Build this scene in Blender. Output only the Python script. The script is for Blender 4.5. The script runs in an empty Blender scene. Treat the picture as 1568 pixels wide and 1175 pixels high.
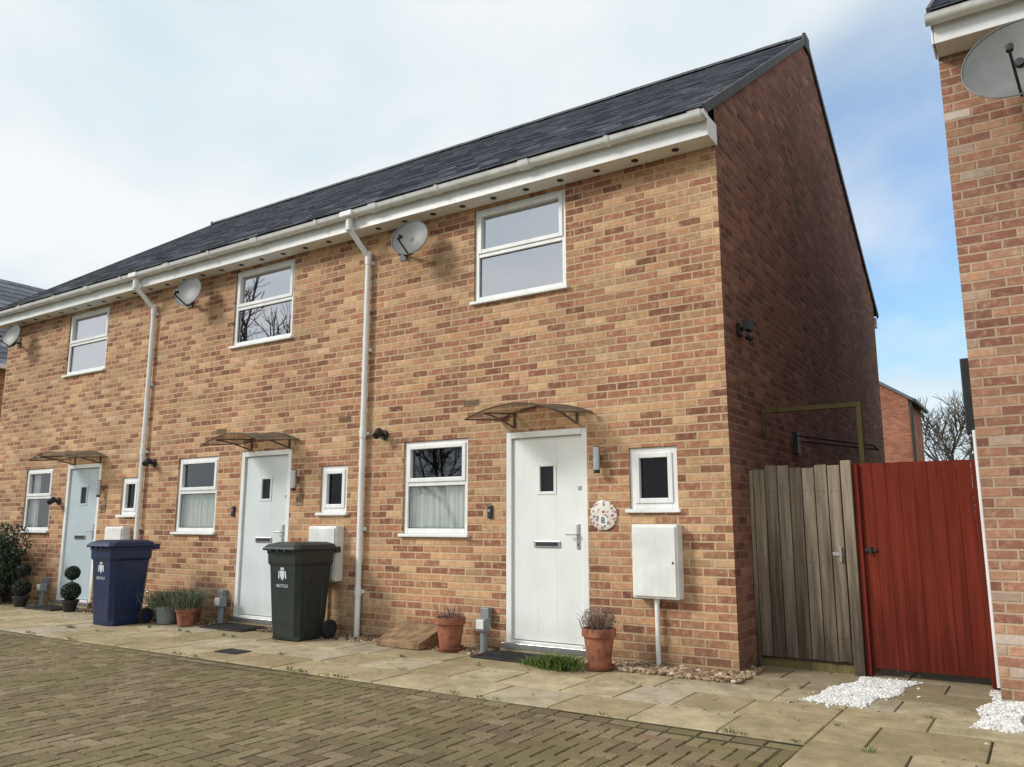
import bpy, math, random
from mathutils import Vector, Matrix
random.seed(7)
scn=bpy.context.scene
# ------------------------------------------------------------------ node helpers
class NT:
    def __init__(s,name):
        s.mat=bpy.data.materials.new(name); s.mat.use_nodes=True
        s.t=s.mat.node_tree; s.n=s.t.nodes; s.b=s.n['Principled BSDF']; s.out=s.n['Material Output']
        s.tc=None
    def node(s,typ,**k):
        x=s.n.new(typ)
        for a,b in k.items(): setattr(x,a,b)
        return x
    def put(s,v,sock):
        if isinstance(v,bpy.types.NodeSocket): s.t.links.new(v,sock)
        elif v is not None:
            if isinstance(v,(tuple,list)) and len(v)==3 and len(sock.default_value)==4: v=(*v,1)
            sock.default_value=v
    def m(s,op,a,b=None,c=None,clamp=False):
        x=s.node('ShaderNodeMath',operation=op,use_clamp=clamp)
        s.put(a,x.inputs[0]); s.put(b,x.inputs[1]); s.put(c,x.inputs[2]); return x.outputs[0]
    def obj(s):
        if not s.tc: s.tc=s.node('ShaderNodeTexCoord')
        return s.tc.outputs['Object']
    def mapping(s,scale=(1,1,1),vec=None,loc=(0,0,0)):
        x=s.node('ShaderNodeMapping'); s.put(vec or s.obj(),x.inputs[0]); x.inputs['Scale'].default_value=scale; x.inputs['Location'].default_value=loc; return x.outputs[0]
    def noise(s,scale,detail=4,rough=.55,vec=None):
        x=s.node('ShaderNodeTexNoise'); s.put(vec or s.obj(),x.inputs['Vector']); x.inputs['Scale'].default_value=scale
        x.inputs['Detail'].default_value=detail; x.inputs['Roughness'].default_value=rough; return x.outputs[0]
    def ramp(s,f,stops,interp='LINEAR'):
        x=s.node('ShaderNodeValToRGB'); s.put(f,x.inputs[0]); r=x.color_ramp; r.interpolation=interp
        while len(r.elements)<len(stops): r.elements.new(.5)
        for e,(p,c) in zip(r.elements,stops):
            e.position=p; e.color=(*c,1) if isinstance(c,(tuple,list)) else (c,c,c,1)
        return x.outputs[0]
    def mix(s,f,a,b,blend='MIX'):
        x=s.node('ShaderNodeMix',data_type='RGBA',blend_type=blend); x.clamp_factor=True
        s.put(f,x.inputs[0]); s.put(a,x.inputs[6]); s.put(b,x.inputs[7]); return x.outputs[2]
    def bump(s,h,strength=.3,dist=.01,normal=None):
        x=s.node('ShaderNodeBump'); s.put(h,x.inputs['Height']); x.inputs['Strength'].default_value=strength; x.inputs['Distance'].default_value=dist
        if normal: s.put(normal,x.inputs['Normal'])
        s.put(x.outputs[0],s.b.inputs['Normal']); return x.outputs[0]
    def attr(s,name='rnd'):
        x=s.node('ShaderNodeAttribute'); x.attribute_name=name; return x.outputs['Fac']
    def col(s,c): s.put(c,s.b.inputs['Base Color'])
    def rough(s,r): s.put(r,s.b.inputs['Roughness'])
    def white(s,a,b):
        c=s.node('ShaderNodeCombineXYZ'); s.put(a,c.inputs[0]); s.put(b,c.inputs[1])
        w=s.node('ShaderNodeTexWhiteNoise',noise_dimensions='2D'); s.put(c.outputs[0],w.inputs[0]); return w.outputs['Value']

def simple(name,c,rough=.5,var=.12,scale=6,metal=0,bump=0,spec=.5,grime=0):
    N=NT(name); f=N.noise(scale,4)
    d=tuple(x*(1-var*1.6) for x in c); l=tuple(min(1,x*(1+var)) for x in c)
    k=N.ramp(f,[(.3,d),(.7,l)])
    if grime:
        k=N.mix(N.ramp(N.noise(1,5,.7,N.mapping((7,7,1.2))),[(.48,0),(.75,grime)]),k,(.42,.40,.32))
        sp=N.node('ShaderNodeSeparateXYZ'); N.put(N.obj(),sp.inputs[0])
        lo=N.node('ShaderNodeMapRange'); N.put(N.m('ADD',sp.outputs[2],N.m('MULTIPLY',f,.3)),lo.inputs[0]); lo.inputs[1].default_value=.55; lo.inputs[2].default_value=.15; lo.inputs[3].default_value=0; lo.inputs[4].default_value=.35
        k=N.mix(lo.outputs[0],k,(.40,.36,.27))
    N.col(k); N.rough(rough); N.b.inputs['Metallic'].default_value=metal
    N.b.inputs['Specular IOR Level'].default_value=spec
    if bump: N.bump(N.noise(scale*8,3),bump,.004)
    return N.mat

def brick_mat(name,stops,mortar,dirt=.25,z0=0.0):
    N=NT(name)
    sep=N.node('ShaderNodeSeparateXYZ'); N.put(N.obj(),sep.inputs[0])
    g=N.node('ShaderNodeNewGeometry'); sn=N.node('ShaderNodeSeparateXYZ'); N.put(g.outputs['Normal'],sn.inputs[0])
    isx=N.m('GREATER_THAN',N.m('ABSOLUTE',sn.outputs[0]),.6)
    u=N.m('ADD',N.m('MULTIPLY',sep.outputs[0],N.m('SUBTRACT',1,isx)),N.m('MULTIPLY',sep.outputs[1],isx))
    wob=N.m('MULTIPLY',N.m('SUBTRACT',N.noise(3.0,1),.5),.007)
    z=N.m('ADD',N.m('ADD',sep.outputs[2],wob),z0+10.0)
    rz=N.m('DIVIDE',z,.075); row=N.m('FLOOR',rz)
    off=N.m('ADD',N.m('MULTIPLY',N.m('MODULO',row,2),.5),N.m('MULTIPLY',N.white(row,3.3),.08))
    cu=N.m('ADD',N.m('DIVIDE',N.m('ADD',u,50),.225),off); colm=N.m('FLOOR',cu)
    fu=N.m('MULTIPLY',N.m('FRACT',cu),.225); fz=N.m('MULTIPLY',N.m('FRACT',rz),.075)
    eu=N.m('MINIMUM',fu,N.m('SUBTRACT',.225,fu)); ez=N.m('MINIMUM',fz,N.m('SUBTRACT',.075,fz))
    e=N.m('MINIMUM',eu,ez)
    fine=N.noise(60,3,.65)
    e=N.m('ADD',e,N.m('MULTIPLY',N.m('SUBTRACT',fine,.5),.008))
    mask=N.node('ShaderNodeMapRange',interpolation_type='SMOOTHSTEP'); N.put(e,mask.inputs[0]); mask.inputs[1].default_value=.0035; mask.inputs[2].default_value=.0110
    mk=mask.outputs[0]
    r1=N.white(colm,row); r2=N.white(N.m('ADD',colm,17.7),N.m('ADD',row,5.3))
    rr=N.m('ADD',N.m('MULTIPLY',r1,.80),N.m('MULTIPLY',N.noise(.6,1),.30))
    c=N.ramp(rr,stops)
    c=N.mix(1,c,N.ramp(r2,[(0,.74),(1,1.16)]),'MULTIPLY')
    blot=N.noise(17,4,.65)
    c=N.mix(N.ramp(blot,[(.5,0),(.72,.45)]),c,tuple(min(1,x*1.02) for x in mortar))
    c=N.mix(1,c,N.ramp(blot,[(.28,.74),(.72,1.12)]),'MULTIPLY')
    mc=N.mix(N.ramp(fine,[(.3,0),(.7,1)]),tuple(x*.78 for x in mortar),mortar)
    c=N.mix(mk,mc,c)
    c=N.mix(1,c,N.ramp(N.noise(.8,4,.6),[(.3,1-dirt),(.65,1.04)]),'MULTIPLY')
    lo=N.node('ShaderNodeMapRange'); N.put(N.m('ADD',sep.outputs[2],N.m('MULTIPLY',blot,.3)),lo.inputs[0])
    lo.inputs[1].default_value=.55; lo.inputs[2].default_value=.1; lo.inputs[3].default_value=0; lo.inputs[4].default_value=.5
    c=N.mix(lo.outputs[0],c,(.13,.095,.05))
    N.col(c); N.rough(.88); N.b.inputs['Specular IOR Level'].default_value=.25
    h=N.m('ADD',mk,N.m('MULTIPLY',fine,.7)); h=N.m('ADD',h,N.m('MULTIPLY',r2,.25))
    N.bump(h,.6,.007)
    return N.mat

M={}
M['brick']=brick_mat('facing_brick',[(0,(.20,.082,.057)),(.2,(.31,.130,.080)),(.42,(.43,.203,.115)),(.64,(.53,.290,.158)),(.9,(.60,.375,.205)),(1,(.63,.425,.25))],(.63,.465,.295),.2)
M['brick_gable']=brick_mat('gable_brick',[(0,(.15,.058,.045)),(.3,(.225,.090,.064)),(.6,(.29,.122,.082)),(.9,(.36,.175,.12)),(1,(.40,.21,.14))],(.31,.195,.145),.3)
M['brick_r']=brick_mat('facing_brick_pale',[(0,(.23,.10,.075)),(.3,(.35,.155,.105)),(.6,(.44,.225,.14)),(.86,(.51,.30,.19)),(.95,(.58,.46,.38)),(1,(.66,.56,.48))],(.54,.40,.28),z0=.03)
M['brick_red']=brick_mat('red_brick',[(0,(.32,.09,.05)),(.5,(.42,.13,.075)),(1,(.48,.18,.10))],(.42,.28,.2))
M['white']=simple('white_upvc',(.80,.81,.80),.35,.05,3,grime=.22)
M['whitedirty']=simple('white_upvc_weathered',(.76,.77,.75),.4,.08,5,grime=.4)
M['door_white']=simple('painted_door_white',(.78,.80,.78),.35,.04,2,grime=.12)
M['door_blue']=simple('painted_door_pale_blue',(.46,.54,.58),.35,.04,2)
M['door_w2']=simple('painted_door_offwhite',(.64,.70,.71),.35,.04,2,grime=.12)
M['black']=simple('black_plastic',(.018,.018,.02),.45,.15,8)
M['rubber']=simple('rubber',(.02,.02,.02),.8,.2,20)
M['steel']=simple('brushed_steel',(.5,.5,.5),.35,.1,30,metal=1)
M['dish']=simple('grey_dish_paint',(.17,.175,.17),.5,.12,6)
M['greyplastic']=simple('grey_plastic',(.22,.24,.25),.5,.1,6)
M['bin_green']=simple('dark_green_bin_plastic',(.018,.027,.026),.42,.2,9)
M['bin_blue']=simple('blue_bin_plastic',(.008,.022,.075),.42,.2,9)
M['terra']=simple('terracotta',(.30,.11,.06),.85,.3,12,bump=.3)
M['soil']=simple('soil',(.05,.035,.022),.95,.4,30,bump=.8)
M['verge']=simple('dark_verge',(.07,.074,.082),.7,.2,12)
M['mat']=simple('rubber_mat',(.035,.034,.032),.9,.3,60,bump=.8)
M['dark']=simple('dark_interior',(.04,.04,.045),.9,.2,2)
M['curtain']=simple('net_curtain',(.84,.86,.80),.9,.06,4)
M['blind']=simple('white_blind',(.70,.70,.72),.9,.05,3)
M['canopy_rim']=simple('canopy_bronze_rim',(.10,.075,.05),.4,.2,10)
M['decal']=simple('pale_decal',(.6,.64,.66),.6,.05,10)
M['render']=simple('cream_render',(.55,.52,.45),.9,.1,4)
M['bark']=simple('bark',(.09,.075,.06),.9,.3,10)
M['ochre']=simple('weathered_ochre_board',(.27,.17,.09),.85,.35,9,bump=.5)
M['vent']=simple('buff_air_brick',(.22,.15,.09),.85,.2,9)
def floral():
    N=NT('floral_ceramic'); v=N.node('ShaderNodeTexVoronoi'); N.put(N.obj(),v.inputs[0]); v.inputs['Scale'].default_value=30
    c=N.mix(N.ramp(v.outputs['Distance'],[(.30,1),(.50,0)]),(.72,.68,.60),N.mix(.75,v.outputs['Color'],(.22,.07,.05)))
    N.col(c); N.rough(.3); return N.mat
M['floral']=floral()
def glass(name,base,tint=.85):
    N=NT(name); g=N.node('ShaderNodeBsdfGlossy'); g.inputs['Roughness'].default_value=.012; g.inputs['Color'].default_value=(.92,.91,.95,1)
    tr=N.node('ShaderNodeBsdfTransparent'); tr.inputs[0].default_value=(tint,tint*1.03,tint*1.02,1)
    b=N.node('ShaderNodeBump'); N.put(N.noise(1.4,1),b.inputs['Height']); b.inputs['Strength'].default_value=.06; b.inputs['Distance'].default_value=.02
    N.put(b.outputs[0],g.inputs['Normal'])
    lw=N.node('ShaderNodeLayerWeight'); lw.inputs[0].default_value=.35
    x=N.node('ShaderNodeMixShader'); N.put(N.m('ADD',N.m('MULTIPLY',lw.outputs['Fresnel'],.6),base,clamp=True),x.inputs[0])
    N.put(tr.outputs[0],x.inputs[1]); N.put(g.outputs[0],x.inputs[2]); N.put(x.outputs[0],N.out.inputs[0]); return N.mat
M['glass']=glass('window_glass',.10,.92); M['glass_hi']=glass('window_glass_coated',.55); M['glass_lo']=glass('obscured_window_glass',.0,.5)
def poly():
    N=NT('canopy_polycarbonate'); g=N.node('ShaderNodeBsdfGlossy'); g.inputs['Roughness'].default_value=.12; g.inputs['Color'].default_value=(.7,.7,.7,1)
    tr=N.node('ShaderNodeBsdfTransparent'); tr.inputs[0].default_value=(.68,.64,.58,1)
    d=N.node('ShaderNodeBsdfDiffuse'); d.inputs[0].default_value=(.26,.24,.20,1)
    x=N.node('ShaderNodeMixShader'); x.inputs[0].default_value=.3; N.put(tr.outputs[0],x.inputs[1]); N.put(d.outputs[0],x.inputs[2])
    y=N.node('ShaderNodeMixShader'); y.inputs[0].default_value=.12; N.put(x.outputs[0],y.inputs[1]); N.put(g.outputs[0],y.inputs[2])
    N.put(y.outputs[0],N.out.inputs[0]); return N.mat
M['poly']=poly()
def slate():
    N=NT('slate_tiles'); r=N.attr(); c=N.ramp(r,[(0,(.085,.096,.122)),(.5,(.125,.140,.170)),(1,(.19,.20,.23))])
    c=N.mix(1,c,N.ramp(N.noise(9,4,.7),[(.3,.75),(.7,1.25)]),'MULTIPLY')
    c=N.mix(N.ramp(N.noise(14,4,.75),[(.60,0),(.72,.45)]),c,(.24,.24,.18))
    N.col(c); N.rough(.62); N.bump(N.noise(60,3),.3,.004); return N.mat
M['slate']=slate()
def blocks():
    N=NT('block_paving'); r=N.attr()
    c=N.ramp(r,[(0,(.16,.118,.072)),(.35,(.215,.160,.095)),(.7,(.26,.20,.118)),(.92,(.32,.25,.155)),(1,(.24,.15,.10))])
    c=N.mix(1,c,N.ramp(N.noise(40,4,.7),[(.25,.6),(.75,1.25)]),'MULTIPLY')
    moss=N.ramp(N.noise(1.1,5,.65),[(.38,0),(.62,.65)])
    c=N.mix(moss,c,(.18,.155,.06))
    c=N.mix(1,c,N.ramp(N.noise(.35,3),[(.3,.75),(.7,1.1)]),'MULTIPLY')
    N.col(c); N.rough(.85); N.b.inputs['Specular IOR Level'].default_value=.3; N.bump(N.noise(130,3,.7),.5,.004); return N.mat
M['blocks']=blocks()
def flags():
    N=NT('sandstone_flags'); r=N.attr()
    c=N.ramp(r,[(0,(.36,.285,.165)),(.4,(.44,.355,.215)),(.75,(.52,.43,.275)),(1,(.46,.40,.30))])
    c=N.mix(1,c,N.ramp(N.noise(5,6,.7),[(.28,.66),(.7,1.15)]),'MULTIPLY')
    c=N.mix(N.ramp(N.noise(1.6,6,.78),[(.46,0),(.66,.65)]),c,(.20,.165,.08))
    c=N.mix(N.ramp(N.noise(30,3,.6),[(.64,0),(.72,.55)]),c,(.12,.10,.07))
    # grime strengthening towards the wall bed
    sp=N.node('ShaderNodeSeparateXYZ'); N.put(N.obj(),sp.inputs[0])
    lo=N.node('ShaderNodeMapRange'); N.put(N.m('ADD',sp.outputs[1],N.m('MULTIPLY',N.m('SUBTRACT',N.noise(4,5,.7),.5),.9)),lo.inputs[0]); lo.inputs[1].default_value=-.75; lo.inputs[2].default_value=-.25; lo.inputs[3].default_value=0; lo.inputs[4].default_value=.5
    c=N.mix(lo.outputs[0],c,(.17,.13,.08))
    N.col(c); N.rough(.85); N.b.inputs['Specular IOR Level'].default_value=.3; N.bump(N.noise(35,5,.7),.45,.006); return N.mat
M['flags']=flags()
def joint(name,a,b):
    N=NT(name); c=N.ramp(N.noise(3,5,.7),[(.35,a),(.65,b)]); c=N.mix(1,c,N.ramp(N.noise(90,3),[(.3,.6),(.7,1.3)]),'MULTIPLY'); N.col(c); N.rough(.95); N.bump(N.noise(120,3),.8,.006); return N.mat
M['joint']=joint('mossy_joint_sand',(.035,.032,.016),(.085,.078,.032))
M['earth']=joint('earth_bed',(.07,.048,.03),(.14,.10,.065))
M['grassland']=joint('grass_ground',(.035,.06,.015),(.07,.10,.03))
M['asphalt']=joint('asphalt',(.045,.045,.045),(.065,.063,.06))
def stone(name,stops):
    N=NT(name); N.col(N.ramp(N.attr(),stops)); N.rough(.8); return N.mat
M['pebble']=stone('pebbles',[(0,(.12,.07,.045)),(.4,(.26,.17,.10)),(.8,(.40,.29,.18)),(1,(.55,.48,.38))])
M['whitestone']=stone('white_chippings',[(0,(.50,.49,.46)),(1,(.85,.85,.83))])
def wood(name,dark,light,stain,satn=.5,rough=.85,basez=None,bs=.9):
    N=NT(name); f=N.noise(1,5,.65,N.mapping((28,28,1.6)))
    c=N.ramp(f,[(.25,dark),(.7,light)])
    c=N.mix(N.ramp(N.noise(2.2,4,.6),[(.4,0),(.7,satn)]),c,stain)
    c=N.mix(1,c,N.ramp(N.attr(),[(0,.68),(1,1.18)]),'MULTIPLY')
    v=N.node('ShaderNodeTexVoronoi'); N.put(N.mapping((9,9,2.4)),v.inputs[0]); v.inputs['Scale'].default_value=1
    c=N.mix(N.ramp(v.outputs['Distance'],[(.03,.8),(.10,0)]),c,tuple(x*.35 for x in dark))
    if basez:
        st=N.noise(1,4,.6,N.mapping((18,18,.7),loc=(3,0,5)))
        sp=N.node('ShaderNodeSeparateXYZ'); N.put(N.obj(),sp.inputs[0])
        lo=N.node('ShaderNodeMapRange'); N.put(N.m('ADD',sp.outputs[2],N.m('MULTIPLY',N.m('SUBTRACT',st,.5),3.4)),lo.inputs[0]); lo.inputs[1].default_value=basez; lo.inputs[2].default_value=.0; lo.inputs[3].default_value=0; lo.inputs[4].default_value=bs
        c=N.mix(lo.outputs[0],c,tuple(x*.5 for x in dark))
    N.col(c); N.rough(rough); N.b.inputs['Specular IOR Level'].default_value=.15; N.bump(f,.5,.008); return N.mat
M['wood']=wood('weathered_fence_wood',(.105,.080,.058),(.38,.315,.235),(.23,.19,.135),.5,.92,1.35)
M['wood_red']=wood('red_stained_wood',(.105,.016,.010),(.215,.036,.020),(.15,.024,.015),.5,.9,.8,.6)
M['wood_green']=wood('mossy_wood',(.09,.07,.03),(.20,.16,.07),(.14,.14,.04))
def leaf(name,a,b):
    N=NT(name); N.col(N.ramp(N.attr(),[(0,a),(1,b)])); N.rough(.6); return N.mat
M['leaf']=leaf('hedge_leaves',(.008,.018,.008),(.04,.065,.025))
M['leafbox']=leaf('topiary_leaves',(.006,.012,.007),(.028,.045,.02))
M['grass']=leaf('grass_blades',(.04,.09,.012),(.13,.20,.04))
M['sage']=leaf('lavender_leaves',(.07,.09,.05),(.17,.20,.12))
M['dead']=leaf('dried_heather',(.09,.05,.04),(.25,.16,.13))
M['litter']=leaf('leaf_litter',(.06,.035,.02),(.20,.13,.06))

# ------------------------------------------------------------------ mesh helpers
COL=scn.collection
def empty(name):
    o=bpy.data.objects.new(name,None); o.empty_display_size=.2; COL.objects.link(o); return o
def mesh(name,v,f,mat,parent=None,smooth=False,rnd=None):
    me=bpy.data.meshes.new(name); me.from_pydata([tuple(p) for p in v],[],f)
    me.materials.append(mat)
    if smooth: me.polygons.foreach_set('use_smooth',[True]*len(f))
    if rnd is not None:
        a=me.attributes.new('rnd','FLOAT','FACE'); a.data.foreach_set('value',rnd)
    me.update(); o=bpy.data.objects.new(name,me); COL.objects.link(o)
    if parent: o.parent=parent
    return o
class B:
    def __init__(s): s.v=[]; s.f=[]; s.r=[]
    def add(s,v,f,r=None):
        n=len(s.v); s.v+=[tuple(p) for p in v]; s.f+=[tuple(i+n for i in q) for q in f]
        if r is None: r=random.random()
        s.r+=[r]*len(f); return s
    def box(s,x0,x1,y0,y1,z0,z1,r=None):
        return s.add([(x0,y0,z0),(x1,y0,z0),(x1,y1,z0),(x0,y1,z0),(x0,y0,z1),(x1,y0,z1),(x1,y1,z1),(x0,y1,z1)],
          [(0,3,2,1),(4,5,6,7),(0,1,5,4),(1,2,6,5),(2,3,7,6),(3,0,4,7)],r)
    def tube(s,p,q,r0,r1=None,n=12,cap=True,r=None):
        p=Vector(p);q=Vector(q); r1=r0 if r1 is None else r1
        d=(q-p).normalized(); a=d.orthogonal().normalized(); b=d.cross(a)
        v=[];
        for c,rad in ((p,r0),(q,r1)):
            for i in range(n):
                t=2*math.pi*i/n; v.append(c+a*math.cos(t)*rad+b*math.sin(t)*rad)
        f=[(i,(i+1)%n,n+(i+1)%n,n+i) for i in range(n)]
        if cap: f+=[tuple(range(n-1,-1,-1)),tuple(range(n,2*n))]
        return s.add(v,f,r)
    def lathe(s,c,prof,n=24,r=None,axis='z'):
        v=[]
        for (rad,h) in prof:
            for i in range(n):
                t=2*math.pi*i/n; a,b=rad*math.cos(t),rad*math.sin(t)
                v.append((c[0]+a,c[1]+b,c[2]+h) if axis=='z' else ((c[0]+a,c[1]+h,c[2]+b) if axis=='y' else (c[0]+h,c[1]+a,c[2]+b)))
        f=[]
        for k in range(len(prof)-1):
            for i in range(n): f.append((k*n+i,k*n+(i+1)%n,(k+1)*n+(i+1)%n,(k+1)*n+i))
        return s.add(v,f,r)
    def out(s,name,mat,parent=None,smooth=False,bevel=0):
        o=mesh(name,s.v,s.f,mat,parent,smooth,s.r)
        if bevel:
            m=o.modifiers.new('bevel','BEVEL'); m.width=bevel; m.segments=2; m.limit_method='ANGLE'; m.angle_limit=.9
        if smooth:
            try: o.data.set_sharp_from_angle(angle=.7)
            except Exception: pass
        return o
def box(name,x0,x1,y0,y1,z0,z1,mat,parent=None,bevel=.004):
    return B().box(x0,x1,y0,y1,z0,z1).out(name,mat,parent,bevel=bevel)

# ------------------------------------------------------------------ house parts
def wall_holes(name,x0,x1,z0,z1,holes,mat,parent,y=0.0,rev=.11):
    xs=sorted({x0,x1,*[h[0] for h in holes],*[h[1] for h in holes]}); zs=sorted({z0,z1,*[h[2] for h in holes],*[h[3] for h in holes]})
    b=B()
    for i in range(len(xs)-1):
        for k in range(len(zs)-1):
            cx=(xs[i]+xs[i+1])/2; cz=(zs[k]+zs[k+1])/2
            if any(h[0]<cx<h[1] and h[2]<cz<h[3] for h in holes): continue
            b.add([(xs[i],y,zs[k]),(xs[i+1],y,zs[k]),(xs[i+1],y,zs[k+1]),(xs[i],y,zs[k+1])],[(0,1,2,3)])
    for a,c,d,e in holes:
        b.add([(a,y,d),(a,y+rev,d),(a,y+rev,e),(a,y,e)],[(0,1,2,3)]); b.add([(c,y,d),(c,y+rev,d),(c,y+rev,e),(c,y,e)],[(3,2,1,0)])
        b.add([(a,y,e),(c,y,e),(c,y+rev,e),(a,y+rev,e)],[(3,2,1,0)]); b.add([(a,y,d),(c,y,d),(c,y+rev,d),(a,y+rev,d)],[(0,1,2,3)])
    return b.out(name,mat,parent)

def window(parent,x0,x1,z0,z1,split=.52,kind='curtain',fw=.055,gl='glass'):
    b=B(); y0,y1=.022,.09; e=.002
    b.box(x0+e,x0+fw,y0,y1,z0+.03,z1-e).box(x1-fw,x1-e,y0,y1,z0+.03,z1-e)
    b.box(x0+fw,x1-fw,y0+.001,y1,z1-fw,z1-e).box(x0+fw,x1-fw,y0+.001,y1,z0+.03,z0+.03+fw)
    zi0=z0+.03+fw; zi1=z1-fw
    if split:
        zs=zi0+(zi1-zi0)*split
        b.box(x0+fw,x1-fw,y0+.001,y1,zs-.028,zs+.028)
        panes=[(zi0,zs-.028),(zs+.028,zi1)]
    else: panes=[(zi0,zi1)]
    sash=.034
    xi0=x0+fw;xi1=x1-fw
    for i,(a,c) in enumerate(panes):
        if i==len(panes)-1:
            yy=y0-.014
            b.box(xi0-.012,xi0+sash,yy,y1-.03,a-.012,c+.012).box(xi1-sash,xi1+.012,yy,y1-.03,a-.012,c+.012)
            b.box(xi0+sash,xi1-sash,yy+.001,y1-.03,c-sash,c+.012).box(xi0+sash,xi1-sash,yy+.001,y1-.03,a-.012,a+sash)
    b.out('window_frame',M['white'],parent,bevel=.005)
    gb=B()
    for a,c in panes: gb.add([(xi0,y0+.03,a),(xi1,y0+.03,a),(xi1,y0+.03,c),(xi0,y0+.03,c)],[(0,1,2,3)])
    gb.out('window_glass',M[gl],parent)
    k=B()
    for a,c in panes:
        s2=.006; yy=y0+.024
        k.box(xi0-.002,xi0+s2,yy,yy+.004,a,c).box(xi1-s2,xi1+.002,yy,yy+.004,a,c).box(xi0+s2,xi1-s2,yy,yy+.004,c-s2,c).box(xi0+s2,xi1-s2,yy,yy+.004,a,a+s2)
    k.out('window_gasket',M['black'],parent)
    B().box(x0-.03,x1+.03,-.045,.03,z0-.005,z0+.028).out('window_sill',M['white'],parent,bevel=.006)
    r=B(); X0,X1,Z0,Z1,Y1=x0-.25,x1+.25,z0-.25,z1+.01,1.5
    r.add([(X0,.12,Z0),(X1,.12,Z0),(X1,Y1,Z0),(X0,Y1,Z0),(X0,.12,Z1),(X1,.12,Z1),(X1,Y1,Z1),(X0,Y1,Z1)],[(0,1,2,3),(7,6,5,4),(3,2,6,7),(0,3,7,4),(1,5,6,2)])
    r.out('room',M['dark'],parent)
    if kind in('curtain','full','sides'):
        c=B(); top=(zi0+(zi1-zi0)*(split or .5) if kind=='curtain' else zi1+.05); n=110
        rng=[(x0-.02,x1+.02)] if kind!='sides' else [(x0-.02,x0+(x1-x0)*.27),(x1-(x1-x0)*.27,x1+.02)]
        for (ca,cb) in rng:
            v=[];ph=random.random()*6
            for i in range(n+1):
                x=ca+(cb-ca)*i/n
                w=.010*math.sin(x*70+ph+2*math.sin(x*9))+.006*math.sin(x*151+1.3*ph)
                v+= [(x+.01*math.sin(x*20),.118+w*1.3,z0+.02),(x,.118+w*.8,top)]
            c.add(v,[(2*i,2*i+2,2*i+3,2*i+1) for i in range(n)])
        c.out('net_curtain',M['curtain'],parent,smooth=True)
    if kind=='blind':
        box('roller_blind',x0,x1,.14,.145,z0+.03,z1,M['blind'],parent,0)

def door(parent,x0,x1,z0,z1,mat):
    fw=.065; b=B(); e=.002
    b.box(x0+e,x0+fw,.0,.09,z0,z1-e).box(x1-fw,x1-e,.0,.09,z0,z1-e).box(x0+fw,x1-fw,.001,.09,z1-fw,z1-e)
    b.box(x0+fw,x1-fw,-.012,.09,z0,z0+.035)
    b.out('door_frame',M['white'],parent,bevel=.005)
    a,c=x0+fw+.004,x1-fw-.004; y=.03; zb=z0+.042; zt=z1-fw-.004; w=c-a
    wx0=a+w*.40; wx1=wx0+.16; wz0=z0+1.49; wz1=wz0+.25
    d=B()
    cols=[a,wx0-.03,wx1+.03,c]
    for i in range(3):
        g=.0008
        if i==1:
            d.box(cols[i]+g*.5,cols[i+1]-g*.5,y,y+.04,zb,wz0-.03).box(cols[i]+g*.5,cols[i+1]-g*.5,y,y+.04,wz1+.03,zt)
        else: d.box(cols[i]+g*.5,cols[i+1]-g*.5,y,y+.04,zb,zt)
    d.out('door_leaf',mat,parent,bevel=.0006)
    f=B(); p=.03
    f.box(wx0-p,wx0,y-.008,y+.03,wz0-p,wz1+p).box(wx1,wx1+p,y-.008,y+.03,wz0-p,wz1+p).box(wx0,wx1,y-.007,y+.03,wz1,wz1+p).box(wx0,wx1,y-.007,y+.03,wz0-p,wz0)
    f.out('door_light_trim',mat,parent,bevel=.003)
    B().add([(wx0,y+.012,wz0),(wx1,y+.012,wz0),(wx1,y+.012,wz1),(wx0,y+.012,wz1)],[(0,1,2,3)]).out('door_light_glass',M['glass_lo'],parent)
    box('door_core',a-.003,c+.003,y+.042,y+.06,zb,zt,M['black'],parent,0)
    m=a+w*.5
    box('letter_plate',m-.15,m+.15,y-.014,y,z0+.94,z0+1.005,M['steel'],parent,.004)
    box('letter_flap',m-.125,m+.125,y-.02,y-.0145,z0+.955,z0+.99,M['dark'],parent,.002)
    h=B(); hx=c-.055; h.box(hx-.016,hx+.016,y-.012,y,z0+.93,z0+1.17); h.tube((hx,y-.01,z0+1.07),(hx,y-.06,z0+1.07),.009); h.tube((hx+.005,y-.055,z0+1.07),(hx-.11,y-.055,z0+1.07),.009)
    h.out('door_handle',M['steel'],parent,bevel=.002)
    box('keyhole',hx-.006,hx+.006,y-.0135,y-.0125,z0+.96,z0+.985,M['black'],parent,0)
    box('upper_lock',c-.05,c-.02,y-.012,y,z0+1.5,z0+1.54,M['steel'],parent,.003)
    box('threshold',x0-.02,x1+.02,-.05,-.013,z0-.045,z0+.012,M['steel'],parent,.004)
    box('door_step',x0-.03,x1+.03,-.06,.1,-.02,z0-.047,M['flags'],parent,.006)
    r=B(); r.add([(x0-.1,.12,z0),(x1+.1,.12,z0),(x1+.1,.12,z1+.1),(x0-.1,.12,z1+.1)],[(0,1,2,3)]); r.out('door_backing',M['dark'],parent)

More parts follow.
